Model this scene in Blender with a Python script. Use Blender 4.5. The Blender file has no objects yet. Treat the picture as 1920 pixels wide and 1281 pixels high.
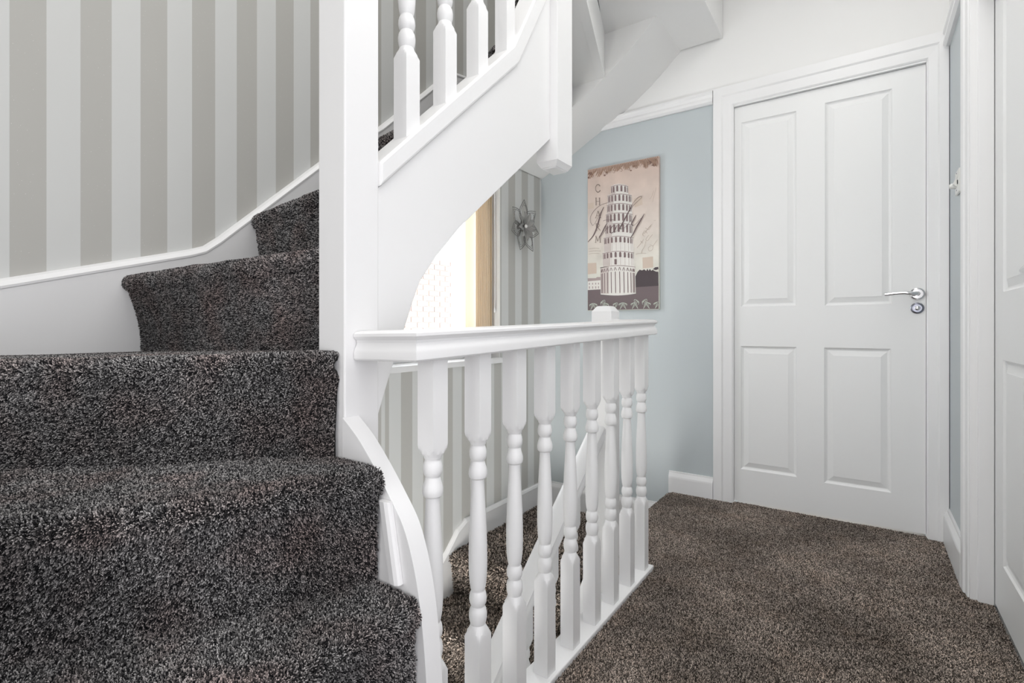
import bpy, bmesh, math, random
from mathutils import Vector, Matrix
from mathutils import noise as mnoise
random.seed(7)
PI = math.pi
S = bpy.context.scene
COL = S.collection

# ---------------------------------------------------------------- camera
YAW = 34.79
cam_d = bpy.data.cameras.new('camera')
cam = bpy.data.objects.new('camera', cam_d); COL.objects.link(cam)
cam.location = (0, 0, .87)
cam.rotation_euler = (PI/2, 0, math.radians(YAW))
cam_d.sensor_fit = 'HORIZONTAL'; cam_d.sensor_width = 36.0
cam_d.lens = 36.0*950/1920
cam_d.shift_x = 0.0
cam_d.shift_y = -25.5/1920
cam_d.clip_start = .02
S.camera = cam

# ---------------------------------------------------------------- world, lights, exposure
S.view_settings.view_transform = 'Standard'; S.view_settings.look = 'None'
S.view_settings.gamma = 1.0; S.view_settings.use_curve_mapping = False
S.view_settings.exposure = 0.0
W = bpy.data.worlds.new('sky'); S.world = W; W.use_nodes = True
wn = W.node_tree.nodes; bg = wn['Background']
bg.inputs['Color'].default_value = (.93, .96, 1.0, 1); bg.inputs['Strength'].default_value = 6.5

def area(name, loc, rot, sx, sy, power, color=(1, 1, 1)):
    l = bpy.data.lights.new(name, 'AREA'); l.shape = 'RECTANGLE'; l.size = sx; l.size_y = sy
    l.energy = power; l.color = color
    o = bpy.data.objects.new(name, l); COL.objects.link(o); o.location = loc; o.rotation_euler = rot
    return o
area('landing_ceiling_light', (-.02, .80, 2.61), (0, 0, 0), .5, 2.6, 17, (1, .985, .965))
area('stairwell_overhead_fill', (-1.05, .7, 3.7), (0, 0, 0), .9, 1.6, 17, (1, .985, .97))  # unseen area lamp above the stairs, added as fill
area('rear_fill', (-.65, -3.10, 1.10), (PI/2, 0, 0), 1.8, 2.0, 33, (1, .985, .975))  # made-up fill behind the camera, standing before a solid wall
area('side_fill', (.262, -.35, 1.05), (PI/2, 0, math.radians(82)), 1.1, 1.8, 12, (1, .965, 1.03))  # added fill beside the camera, brightens faces turned to the right
area('right_wall_fill', (.265, .55, 1.0), (PI/2, 0, math.radians(58)), .9, 1.8, 8.5, (1, .97, 1.01))  # added fill on a closed stretch of right wall, no doorway there
lh = area('stairwell_low_fill', (-.95, -.10, -.85), (math.radians(112), 0, math.radians(18)), .5, .7, 14, (1, .98, .95))  # made-up uplight, added to brighten the well under the flight
lh.data.spread = math.radians(95)

# ---------------------------------------------------------------- materials
def mat(name, color, rough=.5, metal=0, spec=.5, coat=0):
    m = bpy.data.materials.new(name); m.use_nodes = True
    b = m.node_tree.nodes['Principled BSDF']
    b.inputs['Base Color'].default_value = (*color, 1); b.inputs['Roughness'].default_value = rough
    b.inputs['Metallic'].default_value = metal; b.inputs['Specular IOR Level'].default_value = spec
    b.inputs['Coat Weight'].default_value = coat
    return m
def N(m, t, **kw):
    n = m.node_tree.nodes.new(t)
    for k, v in kw.items(): setattr(n, k, v)
    return n
def L(m, a, b): m.node_tree.links.new(a, b)
def B(m): return m.node_tree.nodes['Principled BSDF']
def bump(m, scale, strength, dist=.002, detail=3):
    tc = N(m, 'ShaderNodeNewGeometry'); nz = N(m, 'ShaderNodeTexNoise')
    nz.inputs['Scale'].default_value = scale; nz.inputs['Detail'].default_value = detail
    bp = N(m, 'ShaderNodeBump'); bp.inputs['Strength'].default_value = strength; bp.inputs['Distance'].default_value = dist
    L(m, tc.outputs['Position'], nz.inputs['Vector']); L(m, nz.outputs['Fac'], bp.inputs['Height'])
    L(m, bp.outputs['Normal'], B(m).inputs['Normal'])
    return nz
def mix(m, fac, c1, c2):
    x = N(m, 'ShaderNodeMix', data_type='RGBA')
    if isinstance(fac, float): x.inputs[0].default_value = fac
    else: L(m, fac, x.inputs[0])
    for i, c in ((6, c1), (7, c2)):
        if isinstance(c, tuple): x.inputs[i].default_value = (*c, 1)
        else: L(m, c, x.inputs[i])
    return x.outputs[2]

M = {}
M['gloss'] = mat('white_gloss_paint', (.85, .85, .85), .32); bump(M['gloss'], 60, .12, .001)
M['door'] = mat('white_door_paint', (.85, .855, .85), .38); bump(M['door'], 220, .10, .0006)
M['plaster'] = mat('white_plaster', (.84, .84, .83), .75); bump(M['plaster'], 35, .15, .002)
M['grey'] = mat('pale_blue_grey_emulsion', (.515, .56, .575), .42); bump(M['grey'], 90, .10, .001)
M['ceiling'] = mat('ceiling_white', (.82, .82, .81), .8)
M['chrome'] = mat('chrome', (.75, .75, .76), .12, 1)
M['dark_chrome'] = mat('dark_chrome', (.30, .31, .36), .2, 1)
M['black'] = mat('dark_slot', (.03, .03, .03), .5)
M['plastic'] = mat('white_plastic', (.78, .78, .75), .35)
M['pewter'] = mat('pale_pewter', (.36, .355, .345), .4, .4)
M['pearl'] = mat('pearl', (.85, .84, .82), .2)
M['silver'] = mat('brushed_pewter', (.20, .195, .19), .45, .35)
M['wood'] = mat('under_floor_board', (.45, .38, .3), .8)
M['upvc'] = mat('white_upvc', (.85, .86, .87), .3)
M['mortar'] = mat('mortar', (.42, .40, .38), .9)

def stripe_mat(name, start, period):
    m = mat(name, (.7, .7, .7), .6)
    g = N(m, 'ShaderNodeNewGeometry'); sp = N(m, 'ShaderNodeSeparateXYZ'); L(m, g.outputs['Position'], sp.inputs[0])
    a = N(m, 'ShaderNodeMath', operation='SUBTRACT'); a.inputs[1].default_value = start; L(m, sp.outputs['Y'], a.inputs[0])
    d = N(m, 'ShaderNodeMath', operation='DIVIDE'); d.inputs[1].default_value = period; L(m, a.outputs[0], d.inputs[0])
    f = N(m, 'ShaderNodeMath', operation='FLOORED_MODULO'); f.inputs[1].default_value = 1.0; L(m, d.outputs[0], f.inputs[0])
    c = N(m, 'ShaderNodeMath', operation='LESS_THAN'); c.inputs[1].default_value = .5; L(m, f.outputs[0], c.inputs[0])
    # glitter flecks on the grey bands
    vo = N(m, 'ShaderNodeTexVoronoi'); vo.inputs['Scale'].default_value = 190; L(m, g.outputs['Position'], vo.inputs['Vector'])
    lt = N(m, 'ShaderNodeMath', operation='LESS_THAN'); lt.inputs[1].default_value = .16; L(m, vo.outputs['Distance'], lt.inputs[0])
    hv = N(m, 'ShaderNodeSeparateColor'); L(m, vo.outputs['Color'], hv.inputs[0])
    gt = N(m, 'ShaderNodeMath', operation='GREATER_THAN'); gt.inputs[1].default_value = .72; L(m, hv.outputs[0], gt.inputs[0])
    fl = N(m, 'ShaderNodeMath', operation='MULTIPLY'); L(m, lt.outputs[0], fl.inputs[0]); L(m, gt.outputs[0], fl.inputs[1])
    greyc = mix(m, fl.outputs[0], (.52, .515, .485), (.85, .85, .82))
    col = mix(m, c.outputs[0], (.70, .71, .695), greyc)
    L(m, col, B(m).inputs['Base Color'])
    return m
M['stripeA'] = stripe_mat('striped_wallpaper_stairs', .306, .1322)
M['stripeB'] = stripe_mat('striped_wallpaper_stairwell', 1.540, .1356)

def carpet_mat(name, dark, light, warm, tuft):
    m = mat(name, light, .95, spec=.1)
    g = N(m, 'ShaderNodeNewGeometry')
    n1 = N(m, 'ShaderNodeTexNoise'); n1.inputs['Scale'].default_value = 3.2 if tuft else 3.2; n1.inputs['Detail'].default_value = 3
    L(m, g.outputs['Position'], n1.inputs['Vector'])
    r1 = N(m, 'ShaderNodeMapRange'); r1.inputs[1].default_value = .38; r1.inputs[2].default_value = .64; L(m, n1.outputs['Fac'], r1.inputs[0])
    n2 = N(m, 'ShaderNodeTexNoise'); n2.inputs['Scale'].default_value = 9; n2.inputs['Detail'].default_value = 2
    L(m, g.outputs['Position'], n2.inputs['Vector'])
    r2 = N(m, 'ShaderNodeMapRange'); r2.inputs[1].default_value = .45; r2.inputs[2].default_value = .7; L(m, n2.outputs['Fac'], r2.inputs[0])
    if tuft:
        oi = N(m, 'ShaderNodeObjectInfo'); rnd = oi.outputs['Random']
        pw = N(m, 'ShaderNodeMath', operation='POWER'); pw.inputs[1].default_value = 2.3; L(m, rnd, pw.inputs[0]); rnd = pw.outputs[0]
    else:
        n3 = N(m, 'ShaderNodeTexNoise'); n3.inputs['Scale'].default_value = 320; L(m, g.outputs['Position'], n3.inputs['Vector'])
        r3 = N(m, 'ShaderNodeMapRange'); r3.inputs[1].default_value = .4; r3.inputs[2].default_value = .7; L(m, n3.outputs['Fac'], r3.inputs[0]); rnd = r3.outputs[0]
    lt = mix(m, r2.outputs[0], light, warm)
    base = mix(m, rnd, dark, lt)
    hv = N(m, 'ShaderNodeHueSaturation'); L(m, base, hv.inputs['Color'])
    mr = N(m, 'ShaderNodeMapRange'); mr.inputs[3].default_value = .70; mr.inputs[4].default_value = 1.15; L(m, r1.outputs[0], mr.inputs[0])
    L(m, mr.outputs[0], hv.inputs['Value'])
    L(m, hv.outputs[0], B(m).inputs['Base Color'])
    return m
CS = dict(dark=(.012, .012, .014), light=(.66, .64, .63), warm=(.68, .56, .53))
CL = dict(dark=(.045, .037, .031), light=(.92, .79, .69), warm=(.84, .69, .58))
M['pileS'] = carpet_mat('stair_carpet_pile', tuft=True, **CS)
M['baseS'] = carpet_mat('stair_carpet_backing', (.012, .012, .012), (.10, .097, .095), (.09, .08, .08), False)
M['pileL'] = carpet_mat('landing_carpet_pile', tuft=True, **CL)
M['baseL'] = carpet_mat('landing_carpet_backing', (.03, .026, .022), (.16, .14, .12), (.14, .12, .10), False)

# ---------------------------------------------------------------- object helpers
def link(o, parent=None):
    COL.objects.link(o)
    if parent is not None: o.parent = parent
    return o
def tag(o, label=None, cat=None, group=None, kind=None):
    if label: o['label'] = label
    if cat: o['category'] = cat
    if group: o['group'] = group
    if kind: o['kind'] = kind
    return o
def empty(name, loc=(0, 0, 0)):
    o = bpy.data.objects.new(name, None); o.location = loc; o.empty_display_size = .05
    return link(o)
def struct_empty(name, loc=(0, 0, 0)):
    return tag(empty(name, loc), kind='structure')
def build(name, verts, faces, m, parent=None, smooth=False, angle=35, bevel=0, seg=2, off=None):
    """verts in world space; parents sit at pure translations"""
    me = bpy.data.meshes.new(name)
    p = Vector((0, 0, 0))
    q = parent
    while q is not None: p += q.location; q = q.parent
    me.from_pydata([Vector(v) - p for v in verts], [], faces)
    me.validate(); me.update()
    bm = bmesh.new(); bm.from_mesh(me); bmesh.ops.recalc_face_normals(bm, faces=bm.faces[:]); bm.to_mesh(me); bm.free()
    me.materials.append(m if not isinstance(m, str) else M[m])
    if smooth:
        for f in me.polygons: f.use_smooth = True
        me.set_sharp_from_angle(angle=math.radians(angle))
    o = bpy.data.objects.new(name, me); link(o, parent)
    if bevel:
        b = o.modifiers.new('soft_edges', 'BEVEL'); b.width = bevel; b.segments = seg; b.limit_method = 'ANGLE'; b.angle_limit = math.radians(40)
    return o
class G:
    def __init__(s): s.v = []; s.f = []
    def add(s, v, f):
        k = len(s.v); s.v += [tuple(x) for x in v]; s.f += [tuple(i + k for i in q) for q in f]; return s
    def box(s, x0, x1, y0, y1, z0, z1):
        v = [(x, y, z) for z in (z0, z1) for y in (y0, y1) for x in (x0, x1)]
        return s.add(v, [(0, 1, 3, 2), (4, 6, 7, 5), (0, 4, 5, 1), (2, 3, 7, 6), (0, 2, 6, 4), (1, 5, 7, 3)])
    def prism(s, poly, axis, a, b):
        def P(u, v, w): return {'x': (w, u, v), 'y': (u, w, v), 'z': (u, v, w)}[axis]
        n = len(poly); vv = [P(u, v, a) for u, v in poly] + [P(u, v, b) for u, v in poly]
        ff = [tuple(range(n)), tuple(range(n, 2*n))] + [(i, (i+1) % n, n + (i+1) % n, n + i) for i in range(n)]
        return s.add(vv, ff)
    def loft(s, rows, cap=True, closed=True):
        n = len(rows[0]); vv = [p for r in rows for p in r]; ff = []
        for i in range(len(rows)-1):
            for j in range(n if closed else n-1):
                k = (j+1) % n; ff.append((i*n+j, i*n+k, (i+1)*n+k, (i+1)*n+j))
        if cap: ff += [tuple(range(n)), tuple(range((len(rows)-1)*n, len(rows)*n))]
        return s.add(vv, ff)
    def lathe(s, c, axis, prof, n=24):
        rows = []
        for h, r in prof:
            row = []
            for k in range(n):
                t = 2*PI*k/n; a, b = r*math.cos(t), r*math.sin(t)
                row.append({'x': (c[0]+h, c[1]+a, c[2]+b), 'y': (c[0]+a, c[1]+h, c[2]+b), 'z': (c[0]+a, c[1]+b, c[2]+h)}[axis])
            rows.append(row)
        return s.loft(rows)
    def tube(s, pts, r, n=8):
        rows = []
        rr = r if isinstance(r, (list, tuple)) else [r]*len(pts)
        for i, p in enumerate(pts):
            p = Vector(p); a = Vector(pts[max(i-1, 0)]); b = Vector(pts[min(i+1, len(pts)-1)]); d = (b-a).normalized()
            u = d.cross(Vector((0, 0, 1)))
            if u.length < .1: u = d.cross(Vector((0, 1, 0)))
            u.normalize(); w = d.cross(u).normalized()
            rows.append([p + u*(rr[i]*math.cos(2*PI*k/n)) + w*(rr[i]*math.sin(2*PI*k/n)) for k in range(n)])
        return s.loft(rows)
    def make(s, name, m, parent=None, **k): return build(name, s.v, s.f, m, parent, **k)
def box(name, x0, x1, y0, y1, z0, z1, m, parent=None, bevel=0): return G().box(x0, x1, y0, y1, z0, z1).make(name, m, parent, bevel=bevel)
def prism(name, poly, axis, a, b, m, parent=None, bevel=0): return G().prism(poly, axis, a, b).make(name, m, parent, bevel=bevel)

# ================================================================= THE SETTING
XL, YB, XR = -1.66, 2.71, .285
WY0, WY1, WZ0, WZ1 = 1.45, 2.27, .705, 1.72                      # stairwell window opening
# left wall (striped paper), in pieces around the window
wl = struct_empty('wall_left', (XL, .5, 0))
G().box(XL-.24, XL, -3.22, WY0, -2.6, 4.0).make('wallpapered_section', 'stripeA', wl)
G().box(XL-.24, XL, WY0, YB+.1, -2.6, WZ0-.03).make('wallpapered_section', 'stripeB', wl)
G().box(XL-.24, XL, WY1, YB+.1, WZ0-.03, 4.0).make('wallpapered_section', 'stripeB', wl)
G().box(XL-.24, XL, WY0, WY1, WZ1, 4.0).make('wallpapered_section', 'stripeA', wl)
# back wall, grey below the picture rail and white above
DX0, DX1, DZ = -.536, .215, 1.985
wb = struct_empty('wall_back', (-.7, YB, 0))
G().box(XL, DX0, YB, YB+.12, -2.6, 2.045).make('painted_section', 'grey', wb)
G().box(DX1, XR+.1, YB, YB+.12, -.3, 2.045).make('painted_section', 'grey', wb)
G().box(XL, XR+.1, YB, YB+.12, 2.045, 4.0).make('upper_section', 'plaster', wb)
G().box(DX0, DX1, YB, YB+.12, DZ, 2.045).make('lintel_section', 'plaster', wb)
G().box(DX0-.10, DX1+.10, YB+.10, YB+.14, -.3, 2.1).make('light_block_section', 'plaster', wb)  # unseen board behind the door, added to stop light leaking round it
# right wall with its door opening
RY0, RY1 = 1.40, 2.185
wr = struct_empty('wall_right', (XR, 0, 0))
G().box(XR, XR+.14, RY1, YB+.12, -.3, 2.045).make('painted_section', 'grey', wr)
G().box(XR, XR+.14, -3.22, RY0, -.3, 2.045).make('painted_section', 'grey', wr)
G().box(XR, XR+.14, -3.22, YB+.12, 2.045, 2.7).make('upper_section', 'plaster', wr)
G().box(XR, XR+.14, RY0, RY1, DZ, 2.045).make('lintel_section', 'plaster', wr)
G().box(XR+.13, XR+.16, RY0-.1, RY1+.1, -.3, 2.1).make('light_block_section', 'plaster', wr)  # unseen backing added to block outside light past the leaf
G().box(XR+.0, XR+.16, RY0-.1, RY1+.1, -.30, -.012).make('light_block_threshold', 'plaster', wr)  # added below the leaf to close a bright leak at the floor
# behind the camera: solid wall, and the wall that closes the bottom steps
wf = struct_empty('wall_front', (0, -3.2, 0))
G().box(XL, -1.32, -3.32, -3.2, -2.6, 4.0).make('painted_section', 'grey', wf)
G().box(.26, XR+.14, -3.32, -3.2, -2.6, 4.0).make('painted_section', 'grey', wf)
G().box(-1.32, .26, -3.32, -3.2, -2.6, 4.0).make('painted_section', 'grey', wf)
tag(box('wall_side', XL, -.36, -.35, -.32, -2.6, 0.0, 'plaster'), kind='structure')
# floors
fl = struct_empty('floor', (-.2, .5, -.1))
G().prism([(-.625, .6), (-.625, 1.80), (-.85, 1.80), (-.85, YB), (XR+.06, YB), (XR+.06, -3.2), (-.36, -3.2), (-.36, .6)], 'z', -.22, -.012).make('floor_board', 'wood', fl)
G().box(-.70, -.625, .67, 1.80, -.22, -.03).make('trimmer', 'gloss', fl)
G().box(-.868, -.85, 1.84, YB, -.22, -.02).make('landing_riser', 'gloss', fl)
tag(box('floor_lower', XL-.1, XR+.1, -3.2, YB+.1, -2.7, -2.6, 'wood'), kind='structure')
tag(box('wall_lower', -.72, -.70, -.32, 1.80, -2.6, -.22, 'grey'), kind='structure')
G().box(XL, -.36, -3.2, -.33, -.22, -.012).make('floor_board', 'wood', fl)
# ceilings
ce = struct_empty('ceiling', (-.2, .5, 2.7))
G().box(-.66, XR+.14, -3.32, YB+.12, 2.64, 2.76).make('ceiling_board', 'ceiling', ce)
G().box(-.66, -.54, -3.32, YB+.12, 2.76, 4.0).make('bulkhead', 'plaster', ce)
G().box(XL-.24, -.54, -3.32, YB+.12, 4.0, 4.1).make('ceiling_board', 'ceiling', ce)

# mouldings -----------------------------------------------------------------
def rail_profile_y(y0, h0, h1, d):      # moulding on the back wall: (y, z) outline
    return [(y0, h0), (y0-d*.55, h0), (y0-d, h0+.010), (y0-d, h0+.022), (y0-d*.7, h0+.034), (y0-d*.7, h1-.020), (y0-d, h1-.012), (y0-d, h1-.004), (y0-d*.5, h1), (y0, h1)]
t1 = tag(G().add([(x, y, z) for x in (-1.30, -.632) for y, z in rail_profile_y(YB, 2.010, 2.078, .022)],
      [tuple(range(10)), tuple(range(10, 20))] + [(i, (i+1) % 10, 10+(i+1) % 10, 10+i) for i in range(10)]).make('trim_1', 'gloss'), kind='structure')
pr = [(XR-(YB-y), z) for y, z in rail_profile_y(YB, 2.010, 2.078, .022)]
t2 = tag(G().add([(x, y, z) for y in (2.262, YB) for x, z in pr],
      [tuple(range(10)), tuple(range(10, 20))] + [(i, (i+1) % 10, 10+(i+1) % 10, 10+i) for i in range(10)]).make('trim_2', 'gloss'), kind='structure')
def base_prof(d, h): return [(0, 0), (-d, 0), (-d, h-.034), (-d*.92, h-.026), (-d*.45, h-.008), (-d*.40, h), (0, h)]
def baseboard(name, axis, wall, a, b, z0, h, d=.018):
    pf = base_prof(d, h); n = len(pf)
    vv = [((wall+u, w, z0+z) if axis == 'y' else (w, wall+u, z0+z)) for w in (a, b) for u, z in pf]
    ff = [tuple(range(n)), tuple(range(n, 2*n))] + [(i, (i+1) % n, n+(i+1) % n, n+i) for i in range(n)]
    return tag(G().add(vv, ff).make(name, 'gloss'), kind='structure')
baseboard('baseboard_back', 'x', YB, -.856, -.631, -.006, .114)
baseboard('baseboard_right', 'y', XR, 2.262, YB, -.006, .142, .02)
baseboard('baseboard_stairwell', 'x', YB, XL+.02, -.87, -.235, .16)

# ================================================================= DOORS
def door_leaf(root, x0, x1, z0, z1, panels, T, th=.035, mname='door'):
    """door built in local (u along width, depth w inward, z); T maps to world"""
    g = G()
    xs = sorted({x0, x1} | {p[0] for p in panels} | {p[1] for p in panels})
    zs = sorted({z0, z1} | {p[2] for p in panels} | {p[3] for p in panels})
    for i in range(len(xs)-1):
        for j in range(len(zs)-1):
            cx, cz = (xs[i]+xs[i+1])/2, (zs[j]+zs[j+1])/2
            if any(p[0] < cx < p[1] and p[2] < cz < p[3] for p in panels): continue
            q = [(xs[i], zs[j]), (xs[i+1], zs[j]), (xs[i+1], zs[j+1]), (xs[i], zs[j+1])]
            g.add([T(u, 0, z) for u, z in q] + [T(u, th, z) for u, z in q], [(0, 1, 2, 3), (4, 5, 6, 7), (0, 1, 5, 4), (1, 2, 6, 5), (2, 3, 7, 6), (3, 0, 4, 7)])
    leaf = g.make('door_leaf', mname, root)
    for a, b, c, d in panels:
        rings = [(0, 0), (.004, .005), (.009, .008), (.013, .0085), (.034, .0025), (.036, .0015)]
        vv = []; ff = []
        for s_, w in rings: vv += [T(a+s_, w, c+s_), T(b-s_, w, c+s_), T(b-s_, w, d-s_), T(a+s_, w, d-s_)]
        for k in range(len(rings)-1):
            for i in range(4): ff.append((4*k+i, 4*k+(i+1) % 4, 4*k+4+(i+1) % 4, 4*k+4+i))
        k = 4*(len(rings)-1); ff.append((k, k+1, k+2, k+3))
        n = len(vv); vv += [T(a, th, c), T(b, th, c), T(b, th, d), T(a, th, d)]; ff.append((n, n+1, n+2, n+3))
        for i in range(4): ff.append((i, (i+1) % 4, n+(i+1) % 4, n+i))
        G().add(vv, ff).make('door_panel', mname, root)
    return leaf
def bar(root, name, T, u0, u1, w0, w1, z0, z1, bev=.003):
    vv = [T(u, w, z) for z in (z0, z1) for w in (w0, w1) for u in (u0, u1)]
    return G().add(vv, [(0, 1, 3, 2), (4, 6, 7, 5), (0, 4, 5, 1), (2, 3, 7, 6), (0, 2, 6, 4), (1, 5, 7, 3)]).make(name, 'gloss', root, bevel=bev)

# --- door 1 in the back wall
d1 = tag(empty('door_1', (-.16, 2.70, 0)), 'white four-panel door in the back wall with a chrome lever handle', kind='structure')
T1 = lambda u, w, z: (u, 2.722+w, z)
PAN = [(-.502, -.262, .976, 1.892), (-.147, .100, .972, 1.900), (-.504, -.260, .168, .780), (-.150, .096, .160, .780)]
door_leaf(d1, -.533, .212, .008, 1.972, PAN, T1)
Tc = lambda u, w, z: (u, YB+w, z)
for a, b in ((-.630, -.575), (.252, XR)):
    pass
def casing(root, T, u0, u1, z0, z1, wid_l, wid_r, wid_t):
    """architrave as three mitred lengths with a stepped face"""
    steps = [(0, 0), (0, -.014), (.006, -.019), (.42, -.017), (.5, -.012), (.93, -.010), (1.0, -.006), (1.0, 0)]
    def side(sx, uo, ui):
        vv = []
        for zb in (0, 1):
            for k, w in steps:
                kk = k
                u = uo + (ui-uo)*kk
                z = z0 if zb == 0 else (z1+wid_t) + (z1-(z1+wid_t))*kk
                vv.append(T(u, w, z))
        n = len(steps)
        G().add(vv, [tuple(range(n)), tuple(range(n, 2*n))] + [(i, (i+1) % n, n+(i+1) % n, n+i) for i in range(n)]).make('door_frame', 'gloss', root)
    side(0, u0-wid_l, u0); side(1, u1+wid_r, u1)
    vv = []; n = len(steps)
    for e in (0, 1):
        for k, w in steps:
            u = (u0-wid_l)+wid_l*k if e == 0 else (u1+wid_r)-wid_r*k
            vv.append(T(u, w, (z1+wid_t)-wid_t*k))
    G().add(vv, [tuple(range(n)), tuple(range(n, 2*n))] + [(i, (i+1) % n, n+(i+1) % n, n+i) for i in range(n)]).make('door_frame', 'gloss', root)
casing(d1, Tc, DX0+.001, DX1-.001, -.004, DZ-.004, .094, .069, .098)
# lining and stops
bar(d1, 'door_lining', Tc, DX0-.002, DX0+.002, -.004, .10, 0, DZ, 0)
bar(d1, 'door_lining', Tc, DX1-.002, DX1+.002, -.004, .10, 0, DZ, 0)
bar(d1, 'door_lining', Tc, DX0, DX1, -.004, .10, 1.974, DZ, 0)
# the handle: rose, neck, lever
def lever(root, c, along, outd, s=1.0):
    """c: centre on the leaf face; along: unit vector of the lever; outd: unit vector out of the leaf"""
    c, al, ou = Vector(c), Vector(along), Vector(outd)
    up = Vector((0, 0, 1))
    def disc(prof, m, name, cc, parent):
        rows = [[cc + ou*h + al*(r*math.cos(2*PI*k/28)) + up*(r*math.sin(2*PI*k/28)) for k in range(28)] for h, r in prof]
        return G().loft(rows).make(name, m, parent, smooth=True, angle=40)
    hd = disc([(0, .026), (.004, .0262), (.007, .0245), (.008, .020), (.009, .0195), (.009, .012)], 'chrome', 'door_handle', c, root); tag(hd, 'polished chrome lever handle on a round rose')
    pts = [c+ou*.006, c+ou*.030, c+ou*.042+al*.006, c+ou*.047+al*.020+up*.001, c+ou*.046+al*.045+up*.0035, c+ou*.044+al*.075+up*.003, c+ou*.044+al*.100+up*.000, c+ou*.045+al*.112-up*.001]
    g = G().tube([tuple(p) for p in pts], [.0095, .0085, .0085, .0080, .0070, .0065, .0075, .0060], 12)
    g.make('lever', 'chrome', hd, smooth=True, angle=60)
    es = disc([(0, .023), (.004, .0232), (.006, .021), (.0065, .017), (.004, .016), (.004, .009)], 'dark_chrome', 'lock_rose', c-up*.060, root)
    disc([(.003, .010), (.012, .0095), (.014, .007)], 'chrome', 'thumb_turn', c-up*.060, es)
lever(d1, (.184, 2.722, 1.013), (-1, 0, 0), (0, -1, 0))

# --- door 2 in the right wall
d2 = tag(empty('door_2', (XR, 1.8, 0)), 'white panelled door in the right wall, seen edge-on with its lever handle', kind='structure')
T2 = lambda u, w, z: (.337+w, u, z)
PAN2 = [(2.02-.23, 2.055, .976, 1.892), (1.50, 1.735, .972, 1.900), (1.80, 2.055, .165, .775), (1.50, 1.735, .165, .775)]
door_leaf(d2, 1.41, 2.165, .008, 1.972, PAN2, T2)
Tr = lambda u, w, z: (XR+w, u, z)
casing(d2, Tr, RY0+.001, RY1-.001, -.004, DZ-.004, .07, .075, .09)
bar(d2, 'door_lining', Tr, RY1-.012, RY1+.002, -.006, .14, -.004, DZ, .0015)
bar(d2, 'door_lining', Tr, RY0-.002, RY0+.012, -.006, .14, -.004, DZ, .0015)
bar(d2, 'door_lining', Tr, RY0, RY1, -.006, .14, 1.974, DZ, .0015)
bar(d2, 'door_stop', Tr, RY1-.022, RY1-.011, .012, .050, 0, 1.974, .0015)
lever(d2, (.337, 1.475, 1.0), (0, 1, 0), (-1, 0, 0))

# --- light switch on the sliver of right wall
sw = tag(empty('light_switch', (XR, 2.44, 1.40)), 'white rocker light switch on the strip of wall between the two doors', 'light switch')
G().box(XR-.009, XR, 2.385, 2.470, 1.355, 1.441).make('switch_plate', 'plastic', sw, bevel=.004)
G().add([(XR-.009, 2.417, 1.378), (XR-.009, 2.439, 1.378), (XR-.010, 2.417, 1.418), (XR-.010, 2.439, 1.418), (XR-.020, 2.417, 1.392), (XR-.020, 2.439, 1.392)],
        [(0, 1, 5, 4), (4, 5, 3, 2), (0, 4, 2), (1, 3, 5), (0, 2, 3, 1)]).make('rocker', 'plastic', sw)
for z in (1.369, 1.430): G().lathe((XR-.0095, 2.428, z), 'x', [(0, .003), (-.0012, .0028)], 10).make('screw', 'dark_chrome', sw)
G().box(XR-.0115, XR-.0085, 2.398, 2.404, 1.386, 1.400).make('indicator', 'black', sw)
G().lathe((XR-.009, 2.452, 1.390), 'x', [(0, .011), (-.014, .010), (-.018, .007)], 16).make('dimmer_knob', 'plastic', sw, smooth=True)

# ================================================================= WINDOW
w1 = tag(empty('window_1', (XL-.1, 1.86, .7)), 'white window at the foot of the stairwell wall, bright with daylight', kind='structure')
XO = XL-.115                                          # inner face of the frame
def wbox(name, x0, x1, y0, y1, z0, z1, m='upvc', par=None, bv=.003): return box(name, x0, x1, y0, y1, z0, z1, m, par or w1, bv)
fr = [(WY0, WY0+.06, WZ0, WZ1), (WY1-.05, WY1, WZ0, WZ1), (WY0+.06, WY1-.05, WZ0, WZ0+.05), (WY0+.06, WY1-.05, WZ1-.06, WZ1)]
for f in fr: wbox('window_frame', XO-.06, XO, *f)
sashes = [(WY0+.06, WY1-.045)]
for a, b in sashes:
    for f in ((a, a+.03, WZ0+.05, WZ1-.06), (b-.03, b, WZ0+.05, WZ1-.06), (a+.03, b-.03, WZ0+.05, WZ0+.10), (a+.03, b-.03, WZ1-.11, WZ1-.06)):
        wbox('window_sash', XO-.045, XO+.012, *f)
gm = bpy.data.materials.new('window_glass'); gm.use_nodes = True
nt = gm.node_tree; nt.nodes.remove(nt.nodes['Principled BSDF']); tr = nt.nodes.new('ShaderNodeBsdfTransparent'); gl = nt.nodes.new('ShaderNodeBsdfGlossy')
gl.inputs['Roughness'].default_value = .02; lw = nt.nodes.new('ShaderNodeLayerWeight'); lw.inputs['Blend'].default_value = .5; pz = nt.nodes.new('ShaderNodeMath'); pz.operation = 'POWER'; pz.inputs[1].default_value = 5; fz = nt.nodes.new('ShaderNodeMapRange'); fz.inputs[3].default_value = .03; fz.inputs[4].default_value = .9
nt.links.new(lw.outputs['Facing'], pz.inputs[0]); nt.links.new(pz.outputs[0], fz.inputs[0]); mx = nt.nodes.new('ShaderNodeMixShader')
nt.links.new(fz.outputs[0], mx.inputs[0]); nt.links.new(tr.outputs[0], mx.inputs[1]); nt.links.new(gl.outputs[0], mx.inputs[2]); nt.links.new(mx.outputs[0], nt.nodes['Material Output'].inputs[0])
M['glass'] = gm
for a, b in sashes: G().box(XO-.028, XO-.022, a+.025, b-.025, WZ0+.095, WZ1-.105).make('window_pane', 'glass', w1)
hb = wbox('window_handle', XO+.012, XO+.022, 2.200, 2.216, 1.03, 1.09, 'upvc', w1, .002)
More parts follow.
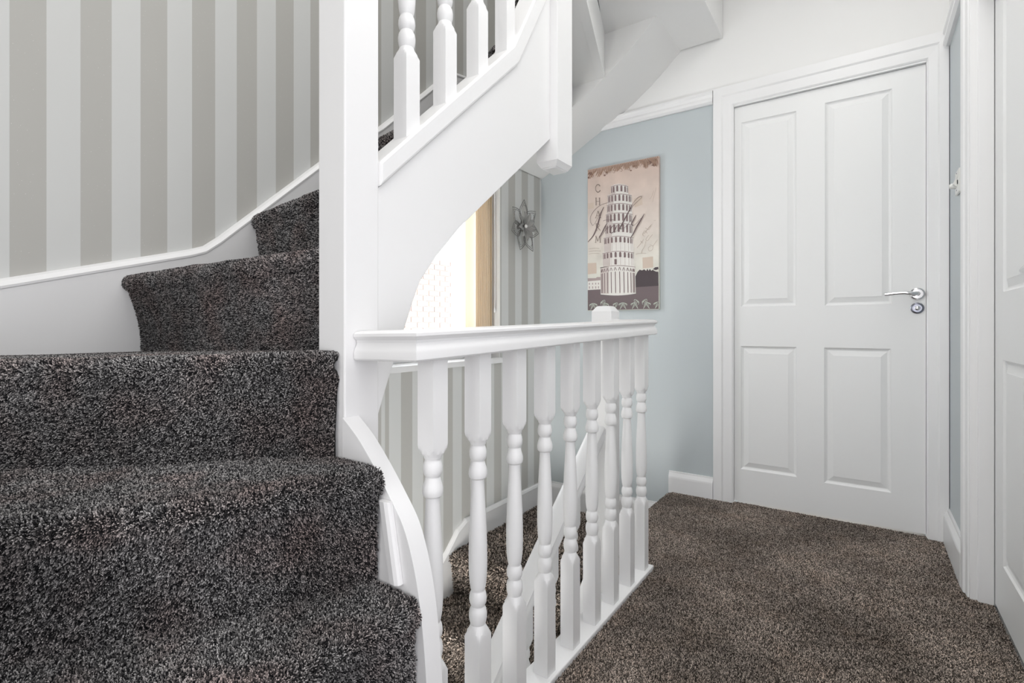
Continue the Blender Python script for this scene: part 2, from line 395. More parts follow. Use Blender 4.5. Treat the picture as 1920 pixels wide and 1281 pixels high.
wbox('handle_lever', XO+.022, XO+.036, 2.202, 2.214, .985, 1.075, 'chrome', hb, .002)
# plastered reveals and the sill board
for f in ((WY0-.004, WY0+.001, WZ0-.02, WZ1+.004), (WY1-.001, WY1+.004, WZ0-.02, WZ1+.004)): wbox('window_reveal', XL-.22, XL+.001, *f, 'plaster', w1, 0)
wbox('window_reveal', XL-.22, XL+.001, WY0, WY1, WZ1-.001, WZ1+.004, 'plaster', w1, 0)
wbox('window_sill', XL-.22, XL+.022, WY0-.02, WY1+.015, WZ0-.028, WZ0, 'gloss', w1, .004)

# vertical blind, drawn back to the right side of the recess
bm_ = mat('blind_fabric', (.84, .77, .66), .8)
bsd = B(bm_); bsd.inputs['Transmission Weight'].default_value = 0
tl = N(bm_, 'ShaderNodeBsdfTranslucent'); tl.inputs['Color'].default_value = (.86, .76, .60, 1); ms = N(bm_, 'ShaderNodeMixShader'); ms.inputs[0].default_value = .55
L(bm_, bsd.outputs[0], ms.inputs[1]); L(bm_, tl.outputs[0], ms.inputs[2]); L(bm_, ms.outputs[0], bm_.node_tree.nodes['Material Output'].inputs[0])
M['blind'] = bm_
vb = tag(empty('vertical_blind', (XL-.05, 1.9, WZ1)), 'beige fabric vertical blind gathered at the right side of the stairwell window', 'blind')
box('headrail', XL-.075, XL-.030, WY0+.01, WY1-.012, WZ1-.040, WZ1-.005, 'upvc', vb, .002)
for k in range(9):
    yc = 2.085+.0175*k; zt, zb = WZ1-.045, .745+.002*(k % 3)
    rows = []
    for j in range(9):
        s_ = -1+j/4; ang = math.radians(64+3*math.sin(k*1.7))
        dx = .038*s_*math.cos(math.radians(20)); dy = .030*s_*math.sin(math.radians(20))*.55 + .006*(1-s_*s_)
        rows.append([(XL-.058+dx*.92, yc+dy, zt), (XL-.058+dx*.92, yc+dy, zb), (XL-.058+dx*.92, yc+dy+.0012, zb), (XL-.058+dx*.92, yc+dy+.0012, zt)])
    sl = G().loft(rows).make('blind_slat', 'blind', vb, smooth=True, angle=50)
    G().box(XL-.094, XL-.024, yc-.001, yc+.003, zb-.004, zb+.028).make('bottom_weight', 'upvc', sl)
wnd = G().tube([(XL-.022, 2.250, WZ1-.04), (XL-.020, 2.252, 1.2), (XL-.020, 2.250, .98)], .0022, 6).make('pull_cord', 'upvc', vb)
G().lathe((XL-.020, 2.250, .955), 'z', [(0, .004), (.006, .006), (.020, .005), (.028, .002)], 10).make('cord_weight', 'upvc', wnd)

# neighbour's brick wall outside, beyond the glass
bw = tag(empty('brick_wall', (-5.0, 3.6, -1.0)), 'pale brick wall of the neighbouring house, washed out beyond the stairwell window', 'wall')
box('mortar_bed', -5.22, -5.012, 2.6, 5.6, -2.0, 3.4, 'mortar', bw)
bk = []
for i, c in enumerate(((.27, .20, .17), (.30, .23, .19), (.24, .18, .16))):
    bk.append(mat('pale_brick_%s' % 'abc'[i], c, .9))
br_me = {}
for i in range(3):
    g = G().box(0, .012, 0, .215, 0, .065); me = bpy.data.meshes.new('brick'); me.from_pydata(g.v, [], g.f); me.materials.append(bk[i]); br_me[i] = me
for r in range(26):
    for c_ in range(11):
        o = bpy.data.objects.new('brick', br_me[random.randrange(3)]); link(o, bw)
        o.location = (-.012, -.35+c_*.225+(r % 2)*.1125, .9+r*.075)

# ================================================================= CARPET PILE (geometry nodes)
def pile_group(name, density, h, r, m):
    ng = bpy.data.node_groups.new(name, 'GeometryNodeTree')
    ng.interface.new_socket('Geometry', in_out='INPUT', socket_type='NodeSocketGeometry')
    ng.interface.new_socket('Geometry', in_out='OUTPUT', socket_type='NodeSocketGeometry')
    n = ng.nodes; l = ng.links
    gi = n.new('NodeGroupInput'); go = n.new('NodeGroupOutput')
    dp = n.new('GeometryNodeDistributePointsOnFaces'); dp.inputs['Density'].default_value = density
    ip = n.new('GeometryNodeInstanceOnPoints')
    cn = n.new('GeometryNodeMeshCone'); cn.inputs['Vertices'].default_value = 4
    cn.inputs['Radius Top'].default_value = r*.75; cn.inputs['Radius Bottom'].default_value = r; cn.inputs['Depth'].default_value = h
    sm = n.new('GeometryNodeSetMaterial'); sm.inputs['Material'].default_value = m
    rv = n.new('FunctionNodeRandomValue'); rv.data_type = 'FLOAT_VECTOR'; rv.inputs[0].default_value = (-.5, -.5, 0); rv.inputs[1].default_value = (.5, .5, 6.28)
    ri = n.new('GeometryNodeRotateInstances')
    rs = n.new('FunctionNodeRandomValue'); rs.data_type = 'FLOAT'; rs.inputs[2].default_value = .65; rs.inputs[3].default_value = 1.25
    l.new(gi.outputs[0], dp.inputs['Mesh']); l.new(dp.outputs['Points'], ip.inputs['Points']); l.new(cn.outputs['Mesh'], sm.inputs['Geometry'])
    l.new(sm.outputs[0], ip.inputs['Instance']); l.new(dp.outputs['Rotation'], ip.inputs['Rotation']); l.new(rs.outputs[1], ip.inputs['Scale'])
    l.new(ip.outputs[0], ri.inputs['Instances']); l.new(rv.outputs[0], ri.inputs['Rotation']); l.new(ri.outputs[0], go.inputs[0])
    return ng
PG_near = pile_group('stair_pile', 380000, .0050, .00095, M['pileS'])
PG_far = pile_group('upper_stair_pile', 170000, .0055, .0013, M['pileS'])
PG_land = pile_group('landing_pile', 260000, .0048, .00105, M['pileL'])
PG_low = pile_group('lower_stair_pile', 45000, .010, .0024, M['pileL'])
def add_pile(base, group, name='carpet_pile', parent=None):
    o = base.copy(); o.name = name; o.modifiers.clear(); link(o)
    o.parent = parent if parent else base
    if not parent or parent is base: o.location = (0, 0, 0)
    md = o.modifiers.new('pile', 'NODES'); md.node_group = group
    for k in ('label', 'category', 'group'):
        if k in o.keys(): del o[k]
    o['kind'] = 'stuff'
    return o

def resample(poly, n):
    P = [Vector((*p[:2], p[2] if len(p) > 2 else 0)) for p in poly]; d = [0]
    for i in range(1, len(P)): d.append(d[-1]+(P[i]-P[i-1]).length)
    out = []
    for k in range(n):
        t = d[-1]*k/(n-1); i = 0
        while i < len(P)-2 and d[i+1] < t: i += 1
        s_ = (t-d[i])/max(1e-9, d[i+1]-d[i]); out.append(P[i].lerp(P[i+1], min(1, max(0, s_))))
    return out
def carpet_step(name, front, base, rear, z0, z1, parent, mname, pile, n=36, rad=.022, amp=.0025, sag=None, z1b=None):
    """carpeted step: riser rises along `base` from z0, rolls over the nosing `front`, runs back to `rear`.
    z1 at the start of the front line, z1b at its end."""
    F, Bs, R = resample(front, n), resample(base, n), resample(rear, n)
    z1b = z1 if z1b is None else z1b
    rows = []
    for i in range(n):
        f, b, r = F[i], Bs[i], R[i]; zt = z1+(z1b-z1)*i/(n-1)
        out = (f-r); out.z = 0; out = out.normalized() if out.length > 1e-6 else Vector((1, 0, 0))
        row = [Vector((b.x, b.y, z0-.01))]
        for k in range(1, 6):                                           # riser
            t = k/6; p = b.lerp(f-out*rad*.55, t**2.2); row.append(Vector((p.x, p.y, z0+(zt-2*rad-z0)*t)))
        for k in range(7):                                              # nosing roll
            a = -PI/2*.8 + (PI*.9)*k/6
            p = f - out*rad + out*(rad*math.cos(a)); row.append(Vector((p.x, p.y, zt-rad+rad*math.sin(a))))
        for k in range(1, 8):
            t = k/7; p = (f-out*rad*1.1).lerp(r, t); row.append(Vector((p.x, p.y, zt)))
        for q in row:
            nv = mnoise.noise_vector(q*14)*amp + mnoise.noise_vector(q*45)*amp*.5
            q += nv
        rows.append(row)
    m_ = len(rows[0]); g = G(); vv = [q for r_ in rows for q in r_]; ff = []
    for i in range(n-1):
        for j in range(m_-1): ff.append((i*m_+j, (i+1)*m_+j, (i+1)*m_+j+1, i*m_+j+1))
    g.add(vv, ff)
    o = g.make(name, mname, parent, smooth=True, angle=80)
    if sum(f.normal.z*f.area for f in o.data.polygons) < 0: o.data.flip_normals()
    so = o.modifiers.new('thickness', 'SOLIDIFY'); so.thickness = .010; so.offset = -1
    add_pile(o, pile)
    return o

# ================================================================= UPPER STAIRCASE
st = tag(empty('staircase', (-1.2, .6, 0)), 'white painted staircase with charcoal carpeted winders turning round the tall white newel post', 'staircase')
E_ = .582; W_ = -1.638
zs = [.215, .43, .632]
A_f = [(-.583, E_), (-.59, .3), (-.60, -.31)]; A_b = [(-.60, E_), (-.61, .3), (-.62, -.31)]
T_f = [(-.36, E_), (-.36, -.31)]; T_b = [(-.385, E_), (-.385, -.31)]
B_f = [(-.668, E_), (-.722, .36), (-.882, .13), (-1.05, -.31)]; B_b = [(-.690, E_), (-.790, .37), (-.94, .13), (-1.10, -.31)]
C_f = [(-.800, E_-.004), (-.866, .52), (-.962, .385), (-1.175, .200), (-1.50, -.06), (W_, -.20)]; C_b = [(-.806, E_), (-.878, .53), (-.98, .40), (-1.19, .215), (-1.51, -.04), (W_, -.18)]
D_f = [(-.80, .605), (W_, .522)]; D_b = [(-.80, .64), (W_, .568)]
carpet_step('step', T_f, T_b, A_b, 0, .215, st, 'baseS', PG_far)
carpet_step('step', A_f, A_b, B_b, .215, .432, st, 'baseS', PG_near)
carpet_step('step', B_f, B_b, C_b, .432, .628, st, 'baseS', PG_near, n=60)
carpet_step('step', C_f, C_b, [(-.80, .66), (W_, .60)], .622, .822, st, 'baseS', PG_near, n=60, z1b=.800)
carpet_step('step', D_f, D_b, [(-.825, .822), (W_, .905)], .81, 1.028, st, 'baseS', PG_near, n=48, rad=.020, z1b=1.010)
yw = [.872, 1.135, 1.395]; yn = [.795, 1.055, 1.30]
z = [1.018, 1.240, 1.450, 1.660]
for i in range(3):
    nw, nn = (yw[i+1], yn[i+1]) if i < 2 else (1.76, 1.335)
    carpet_step('step', [(-.828, yn[i]-.004), (W_, yw[i])], [(-.828, yn[i]+.026), (W_, yw[i]+.03)], [(-.828, nn+.03), (W_, nw+.03)], z[i]+.012, z[i+1]+.022, st, 'baseS', PG_far, n=30, z1b=z[i+1]-.004)
carpet_step('step', [(-.838, 1.335), (W_, 1.76)], [(-.838, 1.34), (W_, 1.79)], [(-.838, 1.43), (W_, 2.10)], 1.67, 1.905, st, 'baseS', PG_far, n=26)
carpet_step('step', [(-.838, 1.40), (W_, 2.07)], [(-.838, 1.43), (W_, 2.10)], [(-.81, 1.47), (-1.09, 2.332)], 1.895, 2.158, st, 'baseS', PG_far, n=26)
carpet_step('step', [(-.80, 1.47), (-1.085, 2.332)], [(-.81, 1.48), (-1.095, 2.332)], [(-.70, 1.47), (-.72, 2.332)], 2.15, 2.372, st, 'baseS', PG_far, n=26)

# undersides of the winders: boards seen from below, and the boxed-in edge along the back wall
G().prism([(-.82, 1.44), (-1.30, 2.336), (-1.48, 2.70), (-1.19, 2.70), (-1.07, 2.336), (-.785, 1.46)], 'z', 2.118, 2.132).make('tread_underside', 'plaster', st)
G().add([(-1.10, 2.338, 2.116), (-.812, 1.45, 2.116), (-.812, 1.45, 2.335), (-1.10, 2.338, 2.335), (-1.060, 2.336, 2.118), (-.772, 1.45, 2.118), (-.772, 1.45, 2.335), (-1.060, 2.336, 2.335)],
        [(0, 1, 2, 3), (4, 5, 6, 7), (0, 1, 5, 4), (1, 2, 6, 5), (2, 3, 7, 6), (3, 0, 4, 7)]).make('riser_back', 'plaster', st)
G().prism([(-1.18, 2.70), (-1.078, 2.336), (-.79, 1.45), (-.60, 1.45), (-.60, 2.70)], 'z', 2.333, 2.346).make('tread_underside', 'plaster', st)
soff = [(-1.655, 1.800), (-1.55, 1.850), (-1.45, 1.902), (-1.35, 1.958), (-1.25, 2.010), (-1.15, 2.064), (-1.05, 2.126), (-.95, 2.198), (-.87, 2.264), (-.79, 2.340), (-.71, 2.420), (-.64, 2.495), (-.56, 2.585), (-.51, 2.645)]
topz = [(-.53, 2.66), (-.58, 2.62), (-.66, 2.50), (-.74, 2.41), (-1.05, 2.395), (-1.066, 2.390), (-1.072, 2.38), (-1.074, 2.160), (-1.26, 2.150), (-1.655, 2.12)]
vv = []; ff = []
ns = len(soff)
tp = {0: 2.12, 1: 2.125, 2: 2.13, 3: 2.137, 4: 2.356, 5: 2.370, 6: 2.43, 7: 2.56, 8: 2.62}
prof = soff + topz
G().prism(prof, 'y', 2.336, YB-.001).make('stair_soffit', 'plaster', st, smooth=True, angle=30)
box('riser_back', -.60, -.585, 1.45, YB-.002, 2.333, 2.645, 'plaster', st)
box('string_board', -.765, -.585, 1.435, 1.452, 2.333, 2.645, 'plaster', st)
# sloping plaster soffit under the straight flight, continuing to the corner
rows = []
for yy, zl_, zr_ in ((.80, .905, .985), (.92, 1.003, 1.098), (1.18, 1.224, 1.318), (1.44, 1.445, 1.532)):
    rows.append([(XL+.004, yy, zl_), (-.83, yy, zr_), (-.83, yy, zr_+.006), (XL+.004, yy, zl_+.006)])
G().loft(rows).make('stair_soffit', 'plaster', st, smooth=True)
rows = []
for y_, zl, xr_, zr in ((1.44, 1.445, -.80, 1.535), (1.62, 1.56, -.885, 1.68), (1.80, 1.65, -.98, 1.79), (2.06, 1.75, -1.11, 1.90), (2.336, 1.80, -1.245, 2.008)):
    lo = [(-1.655+(xr_+1.655)*k/6, y_, zl+(zr-zl)*(k/6)**1.3) for k in range(7)]
    rows.append(lo+[(a_, b_, c_+.02) for a_, b_, c_ in reversed(lo)])
G().loft(rows).make('stair_soffit', 'plaster', st, smooth=True, angle=50)
side = [(r_[6][0], r_[6][1], r_[6][2]) for r_ in rows]
gs = G()
gs.loft([[(a_+.004, b_, c_-.002), (a_-.012, b_, c_-.002), (a_-.012, b_, 2.14), (a_+.004, b_, 2.14)] for a_, b_, c_ in [(-.80, 1.40, 1.52)]+side+[(-1.262, 2.37, 2.03)]]).make('winder_side', 'plaster', st)

# outer string of the straight flight, with its capping
strg = [(.668, .690), (.672, .703), (.706, .789), (.745, .881), (.770, .940), (.787, .973), (.835, 1.030), (.916, 1.108), (1.337, 1.447), (1.337, 1.905), (1.304, 1.849), (1.153, 1.594), (.668, 1.145)]
G().prism(strg, 'x', -.822, -.787).make('string_board', 'gloss', st, bevel=.002)
cap = [(.668, 1.147), (1.153, 1.596), (1.304, 1.851), (1.337, 1.907), (1.337, 1.985), (1.262, 1.868), (1.128, 1.634), (.668, 1.196)]
G().prism(cap, 'x', -.846, -.776).make('string_capping', 'gloss', st, bevel=.005)
G().prism([(-.36, 0), (-.36, .34), (-1.66, .98), (-1.66, 0)], 'y', -.34, -.312).make('string_board', 'gloss', st)
# main newel post
def newel(name, x0, x1, y0, y1, z0, z1, parent, bot=False, top=False, ch=.012):
    secs = []
    def ring(i, z_): return [(x0+i, y0+i, z_), (x1-i, y0+i, z_), (x1-i, y1-i, z_), (x0+i, y1-i, z_)]
    if bot: secs += [ring(ch, z0), ring(ch-.001, z0+.003), ring(ch-.004, z0+.004), ring(0, z0+ch+.006), ring(0, z0+ch+.010), ring(-.0008, z0+ch+.011), ring(0, z0+ch+.012)]
    else: secs.append(ring(0, z0))
    if top: secs += [ring(0, z1-ch*1.3), ring(ch*.8, z1-.003), ring(ch*1.2, z1)]
    else: secs.append(ring(0, z1))
    return G().loft(secs).make(name, 'gloss', parent, bevel=.003)
newel('newel_post', -.865, -.785, .590, .670, -.25, 2.62, st)
newel('newel_post', -.836, -.762, 1.337, 1.432, 1.362, 2.95, st, bot=True, ch=.014)
# curved bottom string, and the quarter-round strip on its face
cur = [(-.786, .705), (-.762, .690), (-.742, .673), (-.724, .654), (-.708, .639), (-.693, .621), (-.676, .602), (-.659, .582), (-.645, .570), (-.633, .553), (-.622, .541), (-.612, .524), (-.604, .502), (-.597, .478), (-.590, .448), (-.585, .420), (-.580, .380), (-.576, .345), (-.572, .304), (-.568, .24), (-.565, .15), (-.562, 0.0)]
def crom(p, n=5):
    q = [p[0]]+list(p)+[p[-1]]; out = []
    for i in range(1, len(q)-2):
        for k in range(n):
            t = k/n; a_, b_, c_, d_ = q[i-1:i+3]
            out.append(tuple(.5*(2*b_[j]+(c_[j]-a_[j])*t+(2*a_[j]-5*b_[j]+4*c_[j]-d_[j])*t*t+(3*b_[j]-a_[j]-3*c_[j]+d_[j])*t**3) for j in (0, 1)))
    return out+[p[-1]]
cur = [(-.786, .705), (-.742, .672), (-.700, .630), (-.659, .583), (-.625, .538), (-.602, .480), (-.587, .415), (-.577, .340), (-.570, .25), (-.565, .15), (-.562, 0.0)]
cs = G().prism(crom(cur) + [(-.786, 0.0)], 'y', .586, .622).make('curved_string', 'gloss', st, smooth=True, angle=25)
a, b = Vector((-.664, 0, .578)), Vector((-.638, 0, .446))
rows = []
for p in (a, b):
    rows.append([(p.x-.012, .5855, p.z), (p.x-.012, .578, p.z), (p.x-.008, .574, p.z), (p.x+.004, .573, p.z), (p.x+.010, .576, p.z), (p.x+.012, .580, p.z), (p.x+.012, .5855, p.z)])
G().loft(rows).make('quarter_round_strip', 'gloss', st)['label'] = 'short white quarter-round strip on the inner face of the curved string'
# stringboard on the papered wall with its moulded top edge
wtop = [(-.315, .805), (.289, .985), (.690, 1.104), (.7314, 1.120), (.775, 1.155), (1.1446, 1.496), (1.419, 1.712), (1.667, 1.945), (1.85, 2.12), (2.30, 2.20), (2.69, 2.26)]
wbot = [(2.69, 1.86), (1.80, 1.80), (1.60, 1.66), (1.30, 1.42), (.90, 1.09), (.50, .55), (-.315, .40)]
sb = G().prism([(y, z_-.022) for y, z_ in wtop] + wbot, 'x', XL+.001, XL+.024).make('wall_string', 'gloss', st)
rows = []
for y, z_ in wtop: rows.append([(XL+.001, y, z_-.024), (XL+.026, y, z_-.024), (XL+.0265, y, z_-.018), (XL+.018, y, z_-.006), (XL+.008, y, z_), (XL+.001, y, z_)])
G().loft(rows).make('string_moulding', 'gloss', sb)
# wall string returning along the back wall above the winders
G().prism([(-1.63, 2.10), (-1.63, 2.26), (-1.30, 2.42), (-1.0, 2.62), (-.75, 2.72), (-.75, 2.40), (-1.05, 2.36), (-1.08, 2.15)], 'y', YB-.022, YB-.002).make('wall_string', 'gloss', st)

# balusters ------------------------------------------------------------------
BAL = [(.000, .03), (.192, .03), (.194, .03), (.196, .03), (.203, .0283), (.212, .0225), (.220, .0175), (.2245, .0160), (.226, .0152), (.228, .0160), (.232, .0172), (.240, .0186), (.248, .0186), (.256, .0172), (.2605, .0148), (.263, .0138),
       (.2655, .0150), (.270, .0172), (.277, .0182), (.285, .0176), (.291, .0160), (.294, .0142), (.2965, .0140), (.299, .0152), (.309, .0170), (.325, .0185), (.345, .0192), (.370, .0193), (.400, .0187), (.430, .0175), (.460, .0160), (.485, .0146), (.505, .0136), (.520, .0131), (.524, .0131), (.525, .0150), (.528, .0180), (.534, .0194), (.541, .0192), (.548, .0176), (.554, .0156), (.559, .0144), (.5605, .0136), (.562, .0134),
       (.564, .0146), (.567, .0164), (.572, .0178), (.580, .0180), (.587, .0170), (.591, .0154), (.5925, .0146), (.595, .0146), (.597, .0162), (.600, .0168), (.606, .0210), (.614, .0262), (.621, .0300), (.623, .03), (.625, .03)]
def baluster_mesh(name, bottom, top, slope_bot=0., slope_top=0., half=.0195, n=48, k=1.0):
    """local z=0 at the foot of the lower block; bottom<=0 extends it down, ends may be raked along +y"""
    rows = []
    def pt(t, R, z_):
        c_, s_ = math.cos(t), math.sin(t); q = half/max(abs(c_), abs(s_)); r_ = min(q, R*k)
        return Vector((r_*c_, r_*s_, z_))
    angs = [2*PI*(i+.5)/n + PI/4 - PI/n for i in range(n)]
    rows.append([pt(t, .03, 0)+Vector((0, 0, bottom+slope_bot*pt(t, .03, 0).y)) for t in angs])
    for z_, R in BAL[1:]: rows.append([pt(t, R, z_) for t in angs])
    rows.append([pt(t, .03, 0)+Vector((0, 0, top+slope_top*pt(t, .03, 0).y)) for t in angs])
    g = G().loft(rows); me = bpy.data.meshes.new(name); me.from_pydata(g.v, [], g.f)
    bm = bmesh.new(); bm.from_mesh(me); bmesh.ops.recalc_face_normals(bm, faces=bm.faces[:]); bm.to_mesh(me); bm.free()
    for f in me.polygons: f.use_smooth = True
    me.set_sharp_from_angle(angle=math.radians(26)); me.materials.append(M['gloss'])
    return me
def put(me, name, x, y, z_, parent):
    o = bpy.data.objects.new(name, me); link(o, parent); p = Vector((0, 0, 0)); q = parent
    while q is not None: p += q.location; q = q.parent
    o.location = Vector((x, y, z_)) - p; return o
# handrail swept along a path --------------------------------------------------
HP = [(-.021, 0), (-.028, .001), (-.0305, .004), (-.0305, .016), (-.029, .021), (-.0255, .027), (-.0235, .033), (-.0245, .038), (-.029, .0415), (-.031, .045), (-.0305, .050), (-.026, .0535), (-.018, .0550),
      (0, .0562), (.018, .0550), (.026, .0535), (.0305, .050), (.031, .045), (.029, .0415), (.0245, .038), (.0235, .033), (.0255, .027), (.029, .021), (.0305, .016), (.0305, .004), (.028, .001), (.021, 0)]
def handrail(path, parent, name='handrail', sc=1.0):
    rows = []
    for i, p in enumerate(path):
        p = Vector(p); d0 = (p-Vector(path[i-1])) if i else None; d1_ = (Vector(path[i+1])-p) if i < len(path)-1 else None
        def flat(v): v = v.copy(); v.z = 0; return v.normalized()
        if d0 is None: dd = flat(d1_); k = 1
        elif d1_ is None: dd = flat(d0); k = 1
        else:
            a_, b_ = flat(d0), flat(d1_); dd = (a_+b_).normalized(); k = 1/max(.3, dd.dot(a_))
        side = Vector((dd.y, -dd.x, 0))
        rows.append([p+side*(u*k*sc)+Vector((0, 0, h*sc)) for u, h in HP])
    return G().loft(rows).make(name, 'gloss', parent, smooth=True, angle=28)

# upper flight balusters (on the raked capping) and rail
UB = baluster_mesh('stair_baluster', -.06, .80, .925, .925)
for i in range(5):
    y = .768+.1215*i
    zt = 1.196+(y-.668)*.950-.041
    if i == 4: continue
    put(UB, 'baluster', -.810, y, zt-.004, st)
handrail([(-.81, .66, 1.99), (-.81, 1.34, 2.62)], st)

# ================================================================= LANDING BALUSTRADE
lb = tag(empty('landing_balustrade', (-.655, 1.2, 0)), 'white balustrade along the landing edge with nine turned balusters under a moulded handrail', 'balustrade')
zh0, zh1 = .811, .8455
handrail([(-.784, .640, .8085), (-.6505, .640, zh0), (-.6505, 1.792, zh1), (-.772, 1.792, zh1)], lb)
G().box(-.70, -.625, .622, 1.80, -.028, .011).make('base_rail', 'gloss', lb, bevel=.003)
for i in range(9):
    y = .686+.1335*i; top = zh0+(y-.64)*(zh1-zh0)/1.15
    dz = .011+.0235+(i-1)*.0012
    if i == 0: me0 = baluster_mesh('landing_baluster', -.0235, .79, 0, .03)
    put(baluster_mesh('landing_baluster', .0105-dz, top-dz, 0, .03), 'baluster', -.655, y, dz, lb)

# ================================================================= LOWER STAIRCASE
ls = tag(empty('lower_staircase', (-1.25, 1.2, -2.6)), 'brown carpeted flight going down the stairwell behind the landing balusters', 'staircase')
newel('newel_post', -.850, -.770, 1.752, 1.832, -1.2, .953, ls, top=True, ch=.016)
LX0, LX1 = XL+.022, -.872
# quarter landing one step below the landing carpet
carpet_step('step', [(LX1, 1.835), (LX0, 1.835)], [(LX1, 1.865), (LX0, 1.865)], [(LX1, YB-.02), (LX0, YB-.02)], -.445, -.222, ls, 'baseL', PG_low, n=30)
for k in range(1, 9):
    y = 1.835-.242*k
    carpet_step('step', [(LX1, y), (LX0, y)], [(LX1, y+.03), (LX0, y+.03)], [(LX1, y+.242+.03), (LX0, y+.242+.03)], -.222-.205*(k+1), -.222-.205*k, ls, 'baseL', PG_low, n=24)
# outer string, rail, balusters
G().prism([(1.75, -.10), (1.75, -.47), (-.20, -2.03), (-.20, -1.66)], 'x', -.862, -.828).make('string_board', 'gloss', ls, bevel=.002)
G().prism([(1.752, -.06), (1.752, -.10), (-.20, -1.66), (-.20, -1.62)], 'x', -.875, -.815).make('string_capping', 'gloss', ls, bevel=.003)
rl = lambda y: .445+.80*(y-1.75)
handrail([(-.826, 1.754, rl(1.754)), (-.826, -.20, rl(-.20))], ls)
LBm = baluster_mesh('lower_baluster', -.10, .72, .80, .80)
LBs = []
for i in range(11):
    y = 1.58-.155*i
    top = rl(y)
    me = LBm if i else baluster_mesh('lower_baluster', -.10, .72, .80, .80)
    # foot of the turned pattern, so that the upper block is 0.14 long under the rail
    ft = top-.14-.606*.70
    o = put(LBm, 'baluster', -.838, y, top-.745, ls)
# wall string of the lower flight
lt = [(2.69, -.088), (1.964, -.092), (1.90, -.125), (1.825, -.200), (-.20, -1.87)]
lw = G().prism([(y, z_-.018) for y, z_ in lt] + [(-.20, -2.2), (1.80, -.60), (2.0, -.36), (2.69, -.34)], 'x', XL+.001, XL+.020).make('wall_string', 'gloss', ls)
rows = [[(XL+.001, y, z_-.020), (XL+.022, y, z_-.020), (XL+.0225, y, z_-.015), (XL+.016, y, z_-.004), (XL+.010, y, z_), (XL+.001, y, z_)] for y, z_ in lt]
G().loft(rows).make('string_moulding', 'gloss', lw)

# ================================================================= LANDING CARPET
def landing_carpet():
    outline = [(-.623, .60), (-.623, 1.806), (-.862, 1.838), (-.862, 2.694), (-.63, 2.694), (-.63, 2.692), (-.536, 2.692), (-.536, 2.722), (.215, 2.722), (.215, 2.690), (.264, 2.690),
               (.264, 2.262), (.264, 2.188), (.335, 2.164), (.335, 1.412), (.266, 1.40), (.266, -3.2), (-1.65, -3.2), (-1.65, -.345), (-.37, -.345), (-.37, .585), (-.56, .585), (-.56, .60)]
    bm = bmesh.new(); vs = [bm.verts.new((x, y, 0)) for x, y in outline]; bm.faces.new(vs)
    bmesh.ops.triangulate(bm, faces=bm.faces[:])
    for _ in range(4):
        bmesh.ops.subdivide_edges(bm, edges=[e for e in bm.edges if e.calc_length() > .05], cuts=1, use_grid_fill=True)
        bmesh.ops.triangulate(bm, faces=bm.faces[:])
    for v in bm.verts:
        v.co.z = -.004+.002*mnoise.noise(v.co*9)
        if v.co.x < -.84 : v.co.z -= .012
    me = bpy.data.meshes.new('landing_carpet'); bm.to_mesh(me); bm.free()
    for f in me.polygons:
        f.use_smooth = True
        if f.normal.z < 0: f.flip()
    me.materials.append(M['baseL'])
    return me
lc = bpy.data.objects.new('landing_carpet', landing_carpet()); link(lc)
tag(lc, 'brown-grey twist pile carpet fitted over the landing floor', 'carpet', kind='stuff')
so = lc.modifiers.new('thickness', 'SOLIDIFY'); so.thickness = .008; so.offset = -1
lp = add_pile(lc, PG_land)

# ================================================================= CANVAS PRINT
cv = tag(empty('canvas_print', (-1.115, 2.69, 1.38)), 'tall sepia canvas print of a leaning round tower hanging on the grey wall', 'picture')
CX0, CX1, CZ0, CZ1, CY = -1.328, -.905, .970, 1.795, 2.686
cm = mat('printed_canvas', (.6, .55, .5), .6)
g_ = N(cm, 'ShaderNodeNewGeometry'); sp = N(cm, 'ShaderNodeSeparateXYZ'); L(cm, g_.outputs['Position'], sp.inputs[0])
mr = N(cm, 'ShaderNodeMapRange'); mr.inputs[1].default_value = 1.12; mr.inputs[2].default_value = 1.80; L(cm, sp.outputs['Z'], mr.inputs[0])
rp = N(cm, 'ShaderNodeValToRGB'); e = rp.color_ramp.elements; e[0].position = 0; e[0].color = (.66, .67, .58, 1); e[1].position = 1; e[1].color = (.56, .40, .32, 1)
x = e.new(.45); x.color = (.66, .57, .50, 1)
L(cm, mr.outputs[0], rp.inputs[0])
nz = N(cm, 'ShaderNodeTexNoise'); nz.inputs['Scale'].default_value = 12; L(cm, g_.outputs['Position'], nz.inputs['Vector'])
mm = N(cm, 'ShaderNodeMix', data_type='RGBA', blend_type='MULTIPLY'); mm.inputs[0].default_value = .35; L(cm, rp.outputs[0], mm.inputs[6]); L(cm, nz.outputs['Fac'], mm.inputs[7])
bc = N(cm, 'ShaderNodeBrightContrast'); bc.inputs['Bright'].default_value = .12; L(cm, mm.outputs[2], bc.inputs[0])
L(cm, bc.outputs[0], B(cm).inputs['Base Color'])
M['canvas'] = cm
def ink(name, c): M[name] = mat(name, c, .6); return name
for n_, c in (('ink_dark', (.11, .085, .085)), ('ink_brown', (.22, .13, .10)), ('ink_rose', (.40, .20, .17)), ('ink_tan', (.33, .21, .15)), ('ink_pale', (.70, .70, .63)), ('ink_stone', (.56, .50, .47)), ('ink_light_stone', (.72, .70, .66)),
              ('ink_arch', (.20, .14, .14)), ('ink_ground', (.15, .115, .12)), ('ink_trees', (.06, .045, .05)), ('ink_grey_text', (.26, .21, .18)), ('ink_script', (.13, .09, .09)), ('ink_faint', (.45, .38, .32)), ('ink_fern', (.48, .52, .45)), ('ink_shade', (.38, .31, .30))): ink(n_, c)
box('canvas', CX0, CX1, CY, YB-.001, CZ0, CZ1, 'canvas', cv, .002)
